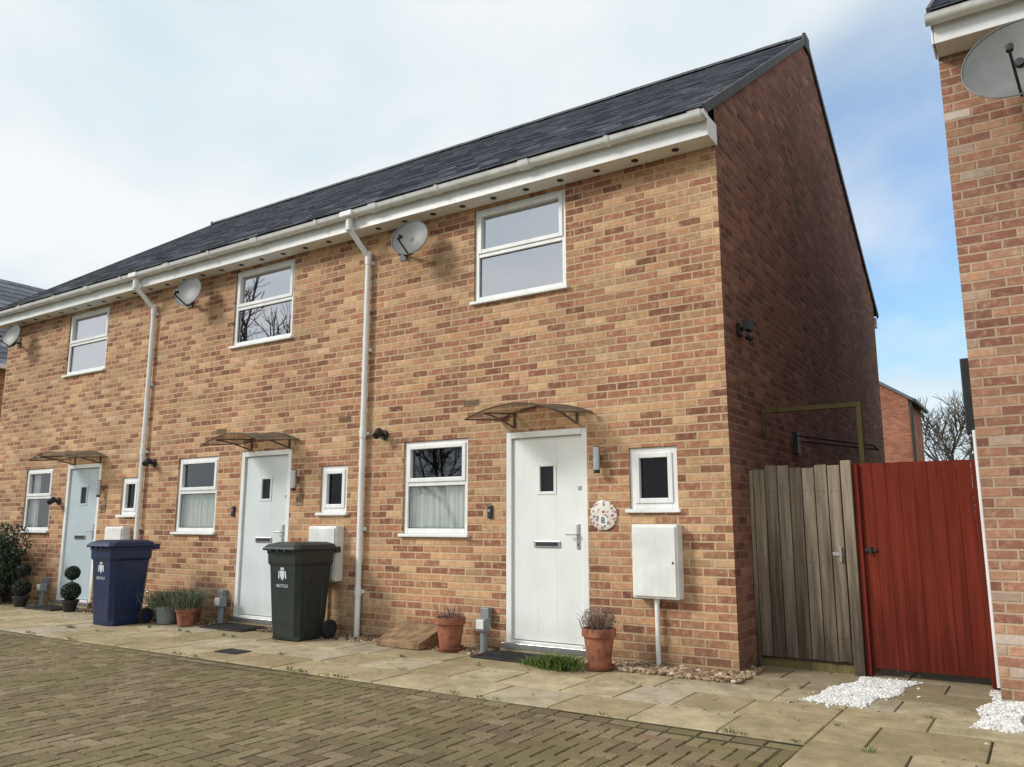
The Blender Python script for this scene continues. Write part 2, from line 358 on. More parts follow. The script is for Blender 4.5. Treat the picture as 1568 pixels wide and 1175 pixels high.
def tiled_slope(parent,xa,xb,ye,ze,yr,zr):
    L=math.hypot(yr-ye,zr-ze); dy,dz=(yr-ye)/L,(zr-ze)/L; ny,nz=(-dz if yr>ye else dz),abs(dy)
    b=B(); g=.23; n=int(L/g); w=.30; t=.022
    def P(x,s,h): return (x,ye+dy*s+ny*h,ze+dz*s+nz*h)
    for r in range(n+1):
        s0=r*g; s1=min(s0+g*1.25,L)
        if s0>=L-.05: continue
        x=xa+(w/2 if r%2 else 0)-w
        while x<xb:
            a,c=max(x,xa),min(x+w-.006,xb)
            if c-a>.03:
                h0=t+random.uniform(-.002,.006); h1=.002
                h0b=h0+random.uniform(-.002,.003)
                b.add([P(a,s0,h0),P(c,s0,h0b),P(c,s1,h1),P(a,s1,h1),P(a,s0,h0-.014),P(c,s0,h0b-.014)],[(0,1,2,3),(4,5,1,0),(0,3,4),(1,5,2)] )
            x+=w
    b.out('roof_tiles',M['slate'],parent)
    B().add([P(xa,0,-.0),P(xb,0,0),P(xb,L,0),P(xa,L,0)],[(0,1,2,3)]).out('roof_deck',M['verge'],parent)

def house_shell(parent,xa,xb,holes,dz,mf,mg_r,mg_l,depth=8.33,eave=4.76):
    E=eave+dz; zr=8.11+dz; ym=depth/2
    ye,ze=-.33,E+.235
    zw=ze+(zr-ze)*(-ye)/(ym-ye)-.03
    wall_holes('front_wall',xa,xb,-.15,E+.02,holes,mf,parent)
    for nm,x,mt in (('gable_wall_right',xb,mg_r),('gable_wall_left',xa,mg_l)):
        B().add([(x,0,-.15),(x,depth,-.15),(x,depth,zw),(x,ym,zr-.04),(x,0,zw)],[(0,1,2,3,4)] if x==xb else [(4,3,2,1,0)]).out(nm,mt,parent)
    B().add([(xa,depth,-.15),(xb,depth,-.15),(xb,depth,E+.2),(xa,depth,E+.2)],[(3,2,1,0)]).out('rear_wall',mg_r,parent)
    ra,rb=xa-.02,xb+.02
    tiled_slope(parent,ra,rb,ye,ze,ym,zr)
    tiled_slope(parent,ra,rb,depth+.33,ze,ym,zr)
    r=B(); x=ra
    while x<rb-.05:
        x1=min(x+.45,rb); pts=[]; lift=random.uniform(0,.010)
        for xx in (x,x1-.008):
            for a in range(7):
                t=math.pi*a/6; pts.append((xx,ym-math.cos(t)*.12,zr-.035+lift+math.sin(t)*.085))
        r.add(pts,[(i,i+1,8+i,7+i) for i in range(6)]+[tuple(range(6,-1,-1)),tuple(range(7,14))]); x=x1
    r.out('ridge_tiles',M['verge'],parent)
    v=B()
    for x0,x1 in ((xb+.003,rb+.012),(ra-.012,xa-.003)):
        for (yy,zz) in ((ye,ze),(depth-ye,ze)):
            d=Vector((0,ym-yy,zr-zz)); n=Vector((0,-d.z,d.y)).normalized()*(1 if d.y>0 else -1)
            lo,hi=-.06,.03
            P=[]
            for x in (x0,x1):
                for (yq,zq) in ((yy,zz),(ym,zr)):
                    for h in (lo,hi): P.append((x,yq+n.y*h,zq+n.z*h))
            v.add(P,[(0,1,3,2),(4,6,7,5),(1,5,7,3),(0,2,6,4),(0,4,5,1),(2,3,7,6)])
    v.out('verge_caps',M['verge'],parent)
    for x in (rb,ra): box('ridge_end_cap',x-.03 if x==rb else x-.022,x+.022 if x==rb else x+.03,ym-.12,ym+.12,zr-.20,zr+.045,M['verge'],parent,.02)
    for sgn,y0 in ((1,0),(-1,depth)):
        f=lambda y:y0-sgn*y
        a,b_=sorted((f(.004),f(.235)))
        box('soffit',xa,xb,a,b_,E,E+.012,M['white'],parent,0)
        a,b_=sorted((f(.236),f(.256)))
        box('fascia_board',xa,xb+.004,a,b_,E-.008,E+.19,M['white'],parent,.003)
    for xs in (xb+.0045,xa-.0185):
        box('eave_box_end',xs,xs+.014,-.256,.004,E-.008,E+.2,M['white'],parent,.003)
    s=B(); x=xb-.35
    while x>xa+.2:
        s.lathe((x,-.12,E-.003),[(.0,-.002),(.036,-.002),(.036,.004)],16); x-=.42
    s.out('soffit_vents',M['black'],parent)
    g=B(); pr=[]
    gy,gz=-.256-.068,E+.185
    for a in range(11):
        t=math.pi*a/10; pr.append((gy-math.cos(t)*.058,gz-math.sin(t)*.062))
    pr=[(gy-.063,gz+.006)]+pr+[(gy+.063,gz+.006)]
    ins=[(gy+(y-gy)*.9,gz+(z-gz)*.9+.002) for y,z in reversed(pr)]
    loop=pr+ins; n=len(loop)
    ga,gb_=xa-.04,xb+.025
    v=[(x,y,z) for x in (ga,gb_) for y,z in loop]
    g.add(v,[(i,(i+1)%n,n+(i+1)%n,n+i) for i in range(n)])
    g.out('gutter',M['whitedirty'],parent,smooth=True)
    c=B()
    for x in (ga-.006,gb_-.004):
        vv=[(x,y,z) for y,z in pr]+[(x+.01,y,z) for y,z in pr]; k=len(pr)
        c.add(vv,[tuple(range(k)),tuple(range(2*k-1,k-1,-1))]+[(i,i+1,k+i+1,k+i) for i in range(k-1)])
    xs=[xb-.06]; x=xb-.95
    while x>xa+.3: xs.append(x); x-=.95+(.2 if len(xs)%3==0 else 0)
    for i,x in enumerate(xs):
        hw=.06 if i%2==0 else .022; sc=1.2
        q=[(gy+(y-gy)*sc,gz+(z-gz)*sc+.004) for y,z in pr]; k=len(q)
        vv=[(x-hw,y,z) for y,z in q]+[(x+hw,y,z) for y,z in q]+[(x-hw,y,z) for y,z in pr]+[(x+hw,y,z) for y,z in pr]
        c.add(vv,[(i2,i2+1,k+i2+1,k+i2) for i2 in range(k-1)]+[(i2,i2+1,2*k+i2+1,2*k+i2) for i2 in range(k-1)]+[(k+i2,k+i2+1,3*k+i2+1,3*k+i2) for i2 in range(k-1)])
    c.out('gutter_brackets',M['white'],parent,smooth=True)

def downpipe(parent,x,E,xo):
    b=B(); r=.034; y=-.055
    gz=E+.12
    b.tube((xo,-.318,gz+.02),(xo,-.318,gz-.14),.043)
    b.tube((xo,-.318,gz-.12),(x,y,gz-.42),r)
    b.tube((xo,-.318,gz-.08),(xo,-.318,gz-.15),.042)
    b.tube((x,y,gz-.36),(x,y,gz-.52),.042)
    b.tube((x,y,gz-.45),(x,y,.0),r)
    for z in (2.35,.55): b.tube((x,y,z),(x,y,z-.1),.041)
    b.out('downpipe',M['white'],parent,smooth=True)
    k=B()
    for z in (gz-.5,3.3,2.3,1.2,.5): k.box(x-.055,x+.055,-.03,-.001,z-.02,z+.02)
    k.out('downpipe_clips',M['white'],parent,bevel=.003)
    box('gutter_outlet',xo-.1,xo+.1,-.402,-.25,gz+.005,gz+.078,M['white'],parent,.015)

# ------------------------------------------------------------------ main terrace
T=empty('brick_terraced_house')
upw=[(-2.79,-1.62,3.63,4.73,.50,'none'),(-6.90,-5.71,3.63,4.73,.50,'none'),(-11.20,-10.02,3.66,4.73,.50,'blind')]
gw=[(-3.75,-2.85,1.12,2.17,.54,'curtain'),(-7.92,-7.04,1.12,2.17,.54,'curtain'),(-12.12,-11.27,1.12,2.17,.54,'sides')]
sw=[(-.97,-.49,1.36,1.96,None,'none'),(-5.07,-4.62,1.36,1.95,None,'none'),(-9.28,-8.85,1.36,1.94,None,'none')]
drs=[(-2.36,-1.41,.085,2.19,'door_white'),(-6.56,-5.60,.085,2.19,'door_w2'),(-10.83,-9.86,.085,2.19,'door_blue')]
holes=[w[:4] for w in upw+gw+sw]+[d[:4] for d in drs]
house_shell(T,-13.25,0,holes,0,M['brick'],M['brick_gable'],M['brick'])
for w in upw: window(T,*w,gl='glass_hi')
for w in gw: window(T,*w)
for w in sw: window(T,*w,fw=.065,gl='glass_lo')
for d in drs: door(T,*d[:4],M[d[4]])
downpipe(T,-4.34,4.76,-4.42); downpipe(T,-8.72,4.76,-8.82)
a=B()
for x,z in ((-2.81,2.54),(-7.02,2.5),(-4.7,2.5),(-11.3,2.5)):
    for k in range(5): a.box(x-.1,x+.1,-.006,.004,z-.03+k*.014,z-.023+k*.014)
a.out('wall_vents',M['vent'],T)
a=B()
for k in range(5): a.box(-.004,.006,.23,.43,2.49+k*.014,2.497+k*.014)
a.out('wall_vent_gable',M['vent'],T)

def meter(x0,x1,z0,z1):
    e=empty('meter_box')
    box('cabinet',x0,x1,-.13,-.001,z0,z1,M['whitedirty'],e,.01)
    box('cabinet_door',x0+.018,x1-.018,-.146,-.131,z0+.02,z1-.02,M['whitedirty'],e,.006)
    box('lock',x1-.05,x1-.035,-.15,-.1465,(z0+z1)/2-.02,(z0+z1)/2,M['black'],e,.001)
    xm=x0+.20
    b=B(); b.tube((xm,-.06,z0),(xm,-.06,.02),.022); b.tube((xm,-.06,z0-.0),(xm,-.06,z0-.04),.028); b.out('service_duct',M['whitedirty'],e,smooth=True)
meter(-.90,-.46,.60,1.25); meter(-5.10,-4.64,.60,1.23); meter(-9.40,-8.95,.60,1.22)

def canopy(xc,z=2.33,w=1.10,d=.62):
    e=empty('door_canopy'); n=18; v=[];
    def P(i,y,o=0):
        t=-1+2*i/n; return (xc+t*w/2, y, z+.115*(1-t*t)+y*.10+o)
    ys=[-.01,-d*.33,-d*.66,-d]
    for y in ys:
        for i in range(n+1): v.append(P(i,y))
    f=[(k*(n+1)+i,k*(n+1)+i+1,(k+1)*(n+1)+i+1,(k+1)*(n+1)+i) for k in range(3) for i in range(n)]
    mesh('canopy_sheet',v,f,M['poly'],e,True)
    b=B()
    for y in (-.015,-d):
        for i in range(n): b.tube(P(i,y,.0),P(i+1,y,.0),.008,n=6)
    for i in (0,n): b.tube(P(i,-.015),P(i,-d),.008,n=6)
    b.out('canopy_rim',M['canopy_rim'],e)
    g=B()
    for i in (3,n-3):
        p0=Vector(P(i,-.0)); p1=Vector(P(i,-d*.9))
        g.tube(p0+Vector((0,-.01,-.16)),p0+Vector((0,-.01,0)),.011,n=8)
        prev=p0+Vector((0,-.012,-.16))
        for k in range(1,7):
            t=k/6; q=Vector((p0.x,-.012+(p1.y+.012)*t, (p0.z-.16)+(p1.z-p0.z+.145)*math.sin(t*math.pi/2)))
            g.tube(prev,q,.010,n=8); prev=q
        g.tube(p0+Vector((0,-.02,-.012)),p1+Vector((0,0,-.012)),.009,n=8)
    g.out('canopy_brackets',M['canopy_rim'],e)
canopy(-1.885); canopy(-6.01,2.30,1.08); canopy(-10.27,2.28,1.08)

def dish(cx,cy,cz,w,h,face,wall,name='satellite_dish'):
    e=empty(name)
    n=Vector(face).normalized(); up=Vector((0,0,1)); r=up.cross(n).normalized(); u=n.cross(r)
    c=Vector((cx,cy,cz)); b=B(); K=32; R=8; v=[c-n*.05*(w/.45)]
    for k in range(1,R+1):
        q=k/R
        for i in range(K):
            t=2*math.pi*i/K; v.append(c+r*math.cos(t)*w/2*q+u*math.sin(t)*h/2*q-n*.05*(w/.45)*(1-q*q))
    f=[(0,1+i,1+(i+1)%K) for i in range(K)]
    for k in range(R-1):
        for i in range(K): f.append((1+k*K+i,1+(k+1)*K+i,1+(k+1)*K+(i+1)%K,1+k*K+(i+1)%K))
    b.add(v,f,.5)
    for i in range(K):
        t0,t1=2*math.pi*i/K,2*math.pi*(i+1)/K
        b.tube(c+r*math.cos(t0)*w/2+u*math.sin(t0)*h/2,c+r*math.cos(t1)*w/2+u*math.sin(t1)*h/2,.006,n=6,r=.5)
    b.out('reflector',M['dish'],e,smooth=True)
    s=B(); back=c-n*.09*(w/.45); wv=Vector(wall)
    low=c-u*h*.48-n*.01
    lnb=c+n*w*.5-u*h*.32
    s.tube(low-n*.03,lnb,.010,n=8); s.tube(lnb-n*.02,lnb+u*.05-n*.03,.022,.026,n=12)
    s.tube(lnb+u*.05-n*.03,lnb+u*.05-n*.075,.026,.02,n=12)
    s.tube(c-n*.05,back,.035,n=10); s.tube(back,back-u*.16,.018,n=10)
    s.tube(back-u*.1,Vector((wv.x,wv.y-.06,wv.z)),.017,n=10)
    s.tube(low-n*.03,back-u*.14,.010,n=8)
    s.tube(Vector((wv.x,wv.y-.08,wv.z-.04)),Vector((wv.x,wv.y-.08,wv.z+.06)),.02,n=10)
    s.box(wv.x-.05,wv.x+.05,wv.y-.012,wv.y-.002,wv.z-.09,wv.z+.09); s.tube((wv.x,wv.y-.01,wv.z),(wv.x,wv.y-.09,wv.z),.017,n=8)
    s.out('arm_and_lnb',M['black'],e,smooth=True)
dish(-3.50,-.28,4.47,.47,.43,(.16,-.93,.18),(-3.82,0,4.42))
dish(-7.58,-.28,4.49,.47,.43,(.16,-.93,.18),(-7.90,0,4.45))
dish(-12.58,-.28,4.50,.45,.41,(.12,-.93,.20),(-12.85,0,4.45))
dish(2.42,-.42,4.62,.74,.66,(-.12,-.93,.20),(2.62,0,4.5))

def cyl_light(x,z):
    e=empty('outdoor_wall_light'); b=B(); b.tube((x,-.075,z-.11),(x,-.075,z+.11),.036,n=20); b.box(x-.02,x+.02,-.05,-.001,z-.04,z+.04); b.out('light_body',M['steel'],e,smooth=True,bevel=.003)
    b=B(); b.tube((x,-.075,z-.1125),(x,-.075,z-.14),.03,n=16); b.tube((x,-.075,z+.1125),(x,-.075,z+.118),.03,n=16); b.out('light_lens',M['dark'],e)
cyl_light(-1.27,1.87); cyl_light(-5.46,1.80); cyl_light(-9.76,1.80)
def lantern(x,z,name='security_light'):
    e=empty(name); b=B(); b.lathe((x,-.001,z),[(.0,-.03),(.055,-.03),(.06,0)],20,axis='y'); b.tube((x,-.03,z),(x,-.12,z+.01),.022); b.tube((x,-.09,z+.03),(x+.02,-.17,z-.03),.05,.04,n=16); b.out('lamp_head',M['black'],e,smooth=True)
lantern(-4.05,2.27); lantern(-8.50,2.13); lantern(-11.0,1.62)
e=empty('security_light'); b=B(); b.box(.001,.04,.36,.46,3.0,3.12); b.tube((.03,.41,3.07),(.13,.36,3.05),.02); b.box(.09,.15,.26,.40,3.02,3.12); b.tube((.07,.44,3.0),(.12,.44,2.96),.03,n=14); b.out('lamp_head',M['black'],e,bevel=.008)
def bell(x,z):
    e=empty('doorbell'); box('bell_push',x-.03,x+.03,-.028,-.001,z-.07,z+.07,M['black'],e,.012); b=B(); b.lathe((x,-.028,z+.01),[(.0,-.008),(.014,-.008),(.018,0)],16,axis='y'); b.out('button',M['greyplastic'],e)
bell(-2.55,1.38); bell(-6.66,1.42)
def txt(s,x,y,z,size,mat,parent,name):
    cu=bpy.data.curves.new(name,'FONT'); cu.body=s; cu.size=size; cu.extrude=.0015; cu.align_x='CENTER'; cu.align_y='CENTER'; cu.materials.append(mat)
    o=bpy.data.objects.new(name,cu); o.location=(x,y,z); o.rotation_euler=(math.pi/2,0,0); COL.objects.link(o); o.parent=parent
e=empty('house_number_plaque'); b=B(); b.lathe((-1.24,-.002,1.335),[(0,-.02),(.125,-.02),(.14,-.014),(.14,0)],36,axis='y'); b.out('ceramic_disc',M['floral'],e,smooth=True)
b=B(); b.lathe((-1.24,-.0225,1.285),[(0,-.002),(.045,-.002),(.048,0)],28,axis='y'); b.out('number_ground',M['white'],e); txt('8',-1.24,-.0265,1.285,.085,M['black'],e,'numeral')
def nplate(x,z,s):
    e=empty('house_number_plaque'); box('plate',x-.06,x+.06,-.012,-.001,z-.07,z+.07,M['ochre'],e,.004); txt(s,x,-.014,z,.1,M['black'],e,'numeral')
nplate(-5.42,1.55,'10'); nplate(-9.72,1.50,'12')

# ------------------------------------------------------------------ right house
Rh=empty('brick_house')
house_shell(Rh,1.89,9.0,[(4.2,5.4,3.75,4.8),(5.2,6.15,.085,2.19),(3.6,4.6,1.12,2.17)],.25,M['brick_r'],M['brick_r'],M['brick_gable'])
window(Rh,4.2,5.4,3.75,4.8,.5,'none'); window(Rh,3.6,4.6,1.12,2.17,.5,'curtain'); door(Rh,5.2,6.15,.085,2.19,M['door_white'])
b=B(); b.tube((1.868,.30,1.98),(1.868,.30,.05),.018); b.out('side_waste_pipe',M['white'],Rh,smooth=True)
box('flue_panel',1.74,1.885,1.35,1.38,2.05,2.75,M['black'],Rh,.01)

# ------------------------------------------------------------------ gates
def gate(name,x0,x1,y,z0,z1,mat,n,ragged):
    e=empty(name); b=B(); w=(x1-x0)/n
    for i in range(n):
        a=x0+i*w; zt=z1+random.uniform(-ragged,ragged)*.9; t=random.uniform(-.004,.004)*(ragged>0)*1.5
        g=.002 if ragged==0 else .009
        zb=z0+random.uniform(-.01,.01)*(ragged>0)
        b.add([(a+g/2,y+t,zb),(a+w-g/2,y-t,zb),(a+w-g/2,y+.022,zb),(a+g/2,y+.022,zb),(a+g/2,y+t,zt+random.uniform(-.5,.5)*ragged*.4),(a+w-g/2,y-t,zt),(a+w-g/2,y+.022,zt),(a+g/2,y+.022,zt)],
          [(0,3,2,1),(4,5,6,7),(0,1,5,4),(1,2,6,5),(2,3,7,6),(3,0,4,7)],None if ragged else random.uniform(.4,.65))
    b.out('boards',mat,e,bevel=.004 if ragged else .0015)
    r=B()
    for z in (z0+.2,(z0+z1)/2,z1-.22): r.box(x0+.01,x1-.01,y+.0235,y+.065,z-.045,z+.045)
    if not ragged: r.box(x0+.004,x1-.004,y+.0235,y+.03,z0+.03,z1-.05)
    r.out('rails',mat,e,bevel=.003)
    return e
e=gate('wooden_side_gate',.035,.80,.52,.10,1.76,M['wood'],7,.022)
b=B(); b.box(.70,.78,.508,.519,.98,1.01); b.box(.755,.775,.495,.519,.93,1.06); b.out('latch',M['steel'],e,bevel=.003)
b=B()
for i in range(7):
    for z in (.30,.93,1.54):
        for q in (.03,.075): b.lathe((.035+i*.1093+q,.5185,z+random.uniform(-.012,.012)),[(0,-.004),(.004,-.004),(.004,.002)],8,axis='y')
b.out('nail_heads',M['black'],e)
b=B(); b.box(.0,.86,.56,.62,.0,.075); b.out('bottom_rail',M['wood_green'],e,bevel=.005)
b=B(); b.box(.81,.895,.50,.59,0,1.80,.9); b.out('gate_post',M['wood'],e,bevel=.006)
b=B(); b.box(.003,.034,.50,.58,0,1.74); b.out('hanging_post',M['wood'],e,bevel=.006)
e=gate('red_side_gate',.945,1.80,.56,.07,1.77,M['wood_red'],8,0)
b=B(); b.box(.90,.944,.53,.62,0,1.77,.5); b.box(1.803,1.85,.53,.62,0,1.77,.5); b.out('gate_frame',M['wood_red'],e,bevel=.005)
b=B(); b.box(.95,1.05,.545,.559,1.02,1.045); b.box(.99,1.01,.53,.559,1.0,1.065); b.out('latch',M['black'],e,bevel=.003)
e=empty('timber_side_frame'); b=B()
b.box(.0+.003,.93,1.0,1.045,2.33,2.375); b.box(.885,.93,.999,1.046,0,2.329); b.box(.003,.04,1.0,1.045,2.12,2.329); b.out('frame_bars',M['wood_green'],e,bevel=.004)
e=empty('clothes_airer'); b=B(); b.tube((.02,2.2,2.22),(.85,2.0,2.05),.010); b.tube((.02,2.5,2.18),(.85,2.3,2.03),.010); b.tube((.85,2.0,2.05),(.85,2.3,2.03),.010); b.box(.003,.05,2.18,2.3,2.02,2.26); b.out('airer_frame',M['black'],e)

# ------------------------------------------------------------------ bins
def bin_(x0,x1,yf,mat,name='wheelie_bin'):
    e=empty(name); xc=(x0+x1)/2; W=x1-x0
    yc=yf+.30
    def ring(hw,y0,y1,z,ch=.05):
        return [(xc-hw+ch,y0,z),(xc+hw-ch,y0,z),(xc+hw,y0+ch,z),(xc+hw,y1-ch,z),(xc+hw-ch,y1,z),(xc-hw+ch,y1,z),(xc-hw,y1-ch,z),(xc-hw,y0+ch,z)]
    rings=[ring(W*.38,yc-.20,yc+.20,.012,.02),ring(W*.39,yc-.21,yc+.21,.05),ring(W*.40,yc-.22,yc+.215,.16),ring(W*.405,yc-.225,yc+.235,.2),ring(W*.455,yc-.262,yc+.27,.80),ring(W*.485,yc-.28,yc+.285,.83),ring(W*.49,yc-.285,yc+.29,.93),ring(W*.5,yc-.295,yc+.30,.935),ring(W*.5,yc-.295,yc+.30,.965)]
    def stack(rs,nm,bw):
        v=[p for r in rs for p in r]; f=[]
        for k in range(len(rs)-1):
            for i in range(8): f.append((k*8+i,k*8+(i+1)%8,(k+1)*8+(i+1)%8,(k+1)*8+i))
        f.append(tuple(range(7,-1,-1))); f.append(tuple(range(len(v)-8,len(v))))
        o=mesh(nm,v,f,mat,e); m=o.modifiers.new('b','BEVEL'); m.width=bw; m.segments=2; m.limit_method='ANGLE'
    stack(rings,'bin_body',.008)
    stack([ring(W*.525,yc-.335,yc+.30,.966,.04),ring(W*.53,yc-.34,yc+.305,.99,.04),ring(W*.50,yc-.30,yc+.30,1.03,.06),ring(W*.40,yc-.22,yc+.25,1.055,.08)],'bin_lid',.01)
    b=B(); b.tube((xc-W*.42,yc+.37,.98),(xc+W*.42,yc+.37,.98),.015)
    for s in (-1,1): b.box(xc+s*W*.40-.015,xc+s*W*.40+.015,yc+.30,yc+.385,.93,1.0)
    for s in (-1,0,1): b.box(xc+s*W*.2-.012,xc+s*W*.2+.012,yc-.349,yc-.30,.955,.985)
    for s in (-1,1):
        for yy in (-.12,.12): b.add([(xc+s*(W*.405-.002),yc+yy-.01,.22),(xc+s*(W*.405-.002),yc+yy+.01,.22),(xc+s*(W*.405+.008),yc+yy,.22),(xc+s*(W*.455-.002),yc+yy-.01,.79),(xc+s*(W*.455-.002),yc+yy+.01,.79),(xc+s*(W*.455+.008),yc+yy,.79)],[(0,2,5,3),(2,1,4,5)])
    b.out('bin_handle',mat,e,bevel=.004)
    w=B()
    for s in (-1,1):
        xa=xc+s*(W*.44); w.tube((xa-.025,yc+.24,.10),(xa+.025,yc+.24,.10),.10,n=28)
    w.tube((xc-W*.44,yc+.24,.10),(xc+W*.44,yc+.24,.10),.012)
    w.out('bin_wheels',M['rubber'],e,bevel=.008)
    h=B()
    for s in (-1,1): xa=xc+s*(W*.44+.026*1); h.tube((xa,yc+.24,.10),(xa+s*.006,yc+.24,.10),.045,n=16)
    h.out('wheel_hubs',mat,e)
    def fy(z): return yc-.225-(z-.2)/.6*.037-.004
    d=B(); zc=.70; S=[(-.035,.05),(.035,.05),(.037,0),(.02,-.035),(0,-.055),(-.02,-.035),(-.037,0)]
    d.add([(xc+a,fy(zc+c),zc+c) for a,c in S],[(0,6,5,4,3,2,1)])
    for s in (-1,1): d.add([(xc+s*.045,fy(zc-.04),zc-.04),(xc+s*.065,fy(zc-.03),zc-.03),(xc+s*.06,fy(zc+.04),zc+.04),(xc+s*.045,fy(zc+.05),zc+.05)],[(0,1,2,3) if s>0 else (3,2,1,0)])
    d.add([(xc-.03,fy(zc+.06),zc+.06),(xc+.03,fy(zc+.06),zc+.06),(xc+.02,fy(zc+.09),zc+.09),(xc,fy(zc+.075),zc+.075),(xc-.02,fy(zc+.09),zc+.09)],[(0,1,2,3,4)])
    d.out('council_crest',M['decal'],e)
    txt('RECYCLE',xc,fy(.58)-.001,.585,.045,M['decal'],e,'bin_lettering')
bin_(-5.08,-4.53,-.80,M['bin_green']); bin_(-8.00,-7.46,-1.16,M['bin_blue'])

# ------------------------------------------------------------------ pots and plants
def leaves(b,c,r,n,size):
    for _ in range(n):
        while True:
            p=Vector((random.uniform(-1,1),random.uniform(-1,1),random.uniform(-1,1)))
            if .35<p.length<1: break
        p=p.normalized()*(p.length**.4)
        q=Vector(c)+Vector((p.x*r[0],p.y*r[1],p.z*r[2]))
        a=Vector((random.gauss(0,1),random.gauss(0,1),random.gauss(0,1))).normalized(); t=a.orthogonal().normalized(); s=size*random.uniform(.6,1.3)
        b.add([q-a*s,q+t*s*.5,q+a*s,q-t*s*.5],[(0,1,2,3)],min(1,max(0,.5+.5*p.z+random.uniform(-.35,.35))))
def blades(b,c,rx,ry,h,n,w=.004,spread=.5,bend=.4):
    for _ in range(n):
        x=c[0]+random.gauss(0,.45)*rx; y=c[1]+random.gauss(0,.45)*ry; a=random.uniform(0,6.28); l=h*random.uniform(.5,1.1)
        dx=(x-c[0])/max(rx,.01)*spread+random.gauss(0,.2); dy=(y-c[1])/max(ry,.01)*spread+random.gauss(0,.2)
        px,py=math.cos(a)*w,math.sin(a)*w; r=random.random()
        p=[Vector((x,y,c[2])),Vector((x+dx*l*.35,y+dy*l*.35,c[2]+l*.6)),Vector((x+dx*l*(.7+bend*.4),y+dy*l*(.7+bend*.4),c[2]+l*(1-bend*.3)))]
        o=Vector((px,py,0))
        b.add([p[0]-o,p[0]+o,p[1]+o*.8,p[1]-o*.8,p[2]],[(0,1,2,3),(3,2,4)],r)
def pot(x,y,r,h,mat,plant,ph=.2,base=True):
    e=empty('potted_plant'); b=B(); z=.035 if base else .012
    b.lathe((x,y,z),[(0,0),(r*.66,0),(r*.88,h*.78),(r,h*.79),(r,h),(r*.9,h),(r*.86,h*.9),(0,h*.9)],28)
    if base: b.lathe((x,y,.012),[(0,0),(r*.8,0),(r*.95,.035),(r*.88,.035),(r*.75,.01),(0,.01)],28)
    b.out('pot',mat,e,smooth=True)
    b=B(); b.lathe((x,y,z+h*.905),[(0,0),(r*.85,0)],20); b.out('soil',M['soil'],e)
    b=B()
    if plant=='dead':
        blades(b,(x,y,z+h*.9),r*1.0,r*1.0,ph,260,.0025,.5,.3); leaves(b,(x,y,z+h+ph*.35),(r*1.0,r*1.0,ph*.5),800,.008); m=M['dead']
    elif plant=='sage':
        blades(b,(x,y,z+h*.9),r*1.4,r*1.4,ph,420,.004,.8,.4); leaves(b,(x,y,z+h+ph*.25),(r*1.3,r*1.3,ph*.45),300,.014); m=M['sage']
    elif plant=='ball':
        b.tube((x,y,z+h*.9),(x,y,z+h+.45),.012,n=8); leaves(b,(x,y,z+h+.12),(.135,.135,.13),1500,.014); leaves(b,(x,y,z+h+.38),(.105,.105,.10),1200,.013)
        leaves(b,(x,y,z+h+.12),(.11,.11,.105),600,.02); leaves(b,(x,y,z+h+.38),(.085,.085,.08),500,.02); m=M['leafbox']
    elif plant=='twig':
        blades(b,(x,y,z+h*.9),r*.8,r*.8,ph,70,.003,.6,.2); leaves(b,(x,y,z+h),(r*.7,r*.7,.04),160,.010); m=M['dead']
    b.out('foliage',m,e)
pot(-2.83,-.30,.155,.30,M['terra'],'twig',.18); pot(-1.10,-.42,.15,.32,M['terra'],'dead',.22)
pot(-7.22,-.50,.16,.22,M['greyplastic'],'sage',.26,base=False); pot(-6.80,-.52,.13,.22,M['terra'],'sage',.32,base=False)
pot(-11.05,-.42,.12,.16,M['black'],'ball',base=False); pot(-9.72,-.38,.12,.16,M['black'],'ball',base=False)
pot(-6.98,-.28,.11,.18,M['terra'],'twig',.2,base=False)
e=empty('timber_planter'); box('planter_box',-7.85,-7.45,-.40,-.12,.012,.20,M['ochre'],e,.01); b=B(); blades(b,(-7.65,-.26,.2),.16,.1,.14,120); b.out('planter_foliage',M['sage'],e)
e=empty('wire_basket'); b=B()
for k in range(7): b.tube((-7.75+k*.05,-.45,.02),(-7.80+k*.06,-.43,.40),.004,n=5)
for z in (.05,.2,.38): b.tube((-7.77,-.45,z),(-7.43,-.43,z),.004,n=5)
b.out('wire_frame',M['steel'],e)
e=empty('grass_tuft'); b=B(); blades(b,(-1.42,-.60,.01),.20,.12,.16,520,.005,1.0,.7); blades(b,(-1.7,-.56,.01),.10,.06,.09,120,.004,1.0,.7); leaves(b,(-1.42,-.60,.04),(.2,.12,.05),250,.016); b.out('blades',M['grass'],e)
b=B()
for _ in range(46):
    x=random.uniform(-8,1.6); y=random.choice([-1.93,-1.93,-.33,-.86,-1.40]); blades(b,(x,y,.01),.05,.02,random.uniform(.02,.05),14,.003,1,.7)
for _ in range(30):
    x=random.uniform(-7,1.0); y=random.uniform(-5,-2); blades(b,(x,y,.0),.03,.03,random.uniform(.012,.022),8,.003,1,.7)
b.out('joint_weeds',M['grass'])
b=B()
for _ in range(650):
    x=random.uniform(-10,1.9); y=-random.random()**2*2.2-.02 if random.random()<.8 else random.uniform(-5,-2); s=random.uniform(.005,.018); a=random.uniform(0,6.28)
    c,d=math.cos(a)*s,math.sin(a)*s; z=.018
    b.add([(x-c,y-d,z),(x+d*.5,y-c*.5,z+.004),(x+c,y+d,z+.002),(x-d*.5,y+c*.5,z+.006)],[(0,1,2,3)])
b.out('leaf_litter',M['litter'])
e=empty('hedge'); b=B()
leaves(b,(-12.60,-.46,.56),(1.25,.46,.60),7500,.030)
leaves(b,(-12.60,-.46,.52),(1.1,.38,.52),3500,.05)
for k in range(10): leaves(b,(-13.6+k*.24,-.46+random.uniform(-.1,.1),.90+random.uniform(-.1,.1)),(.30,.32,.30),600,.026)
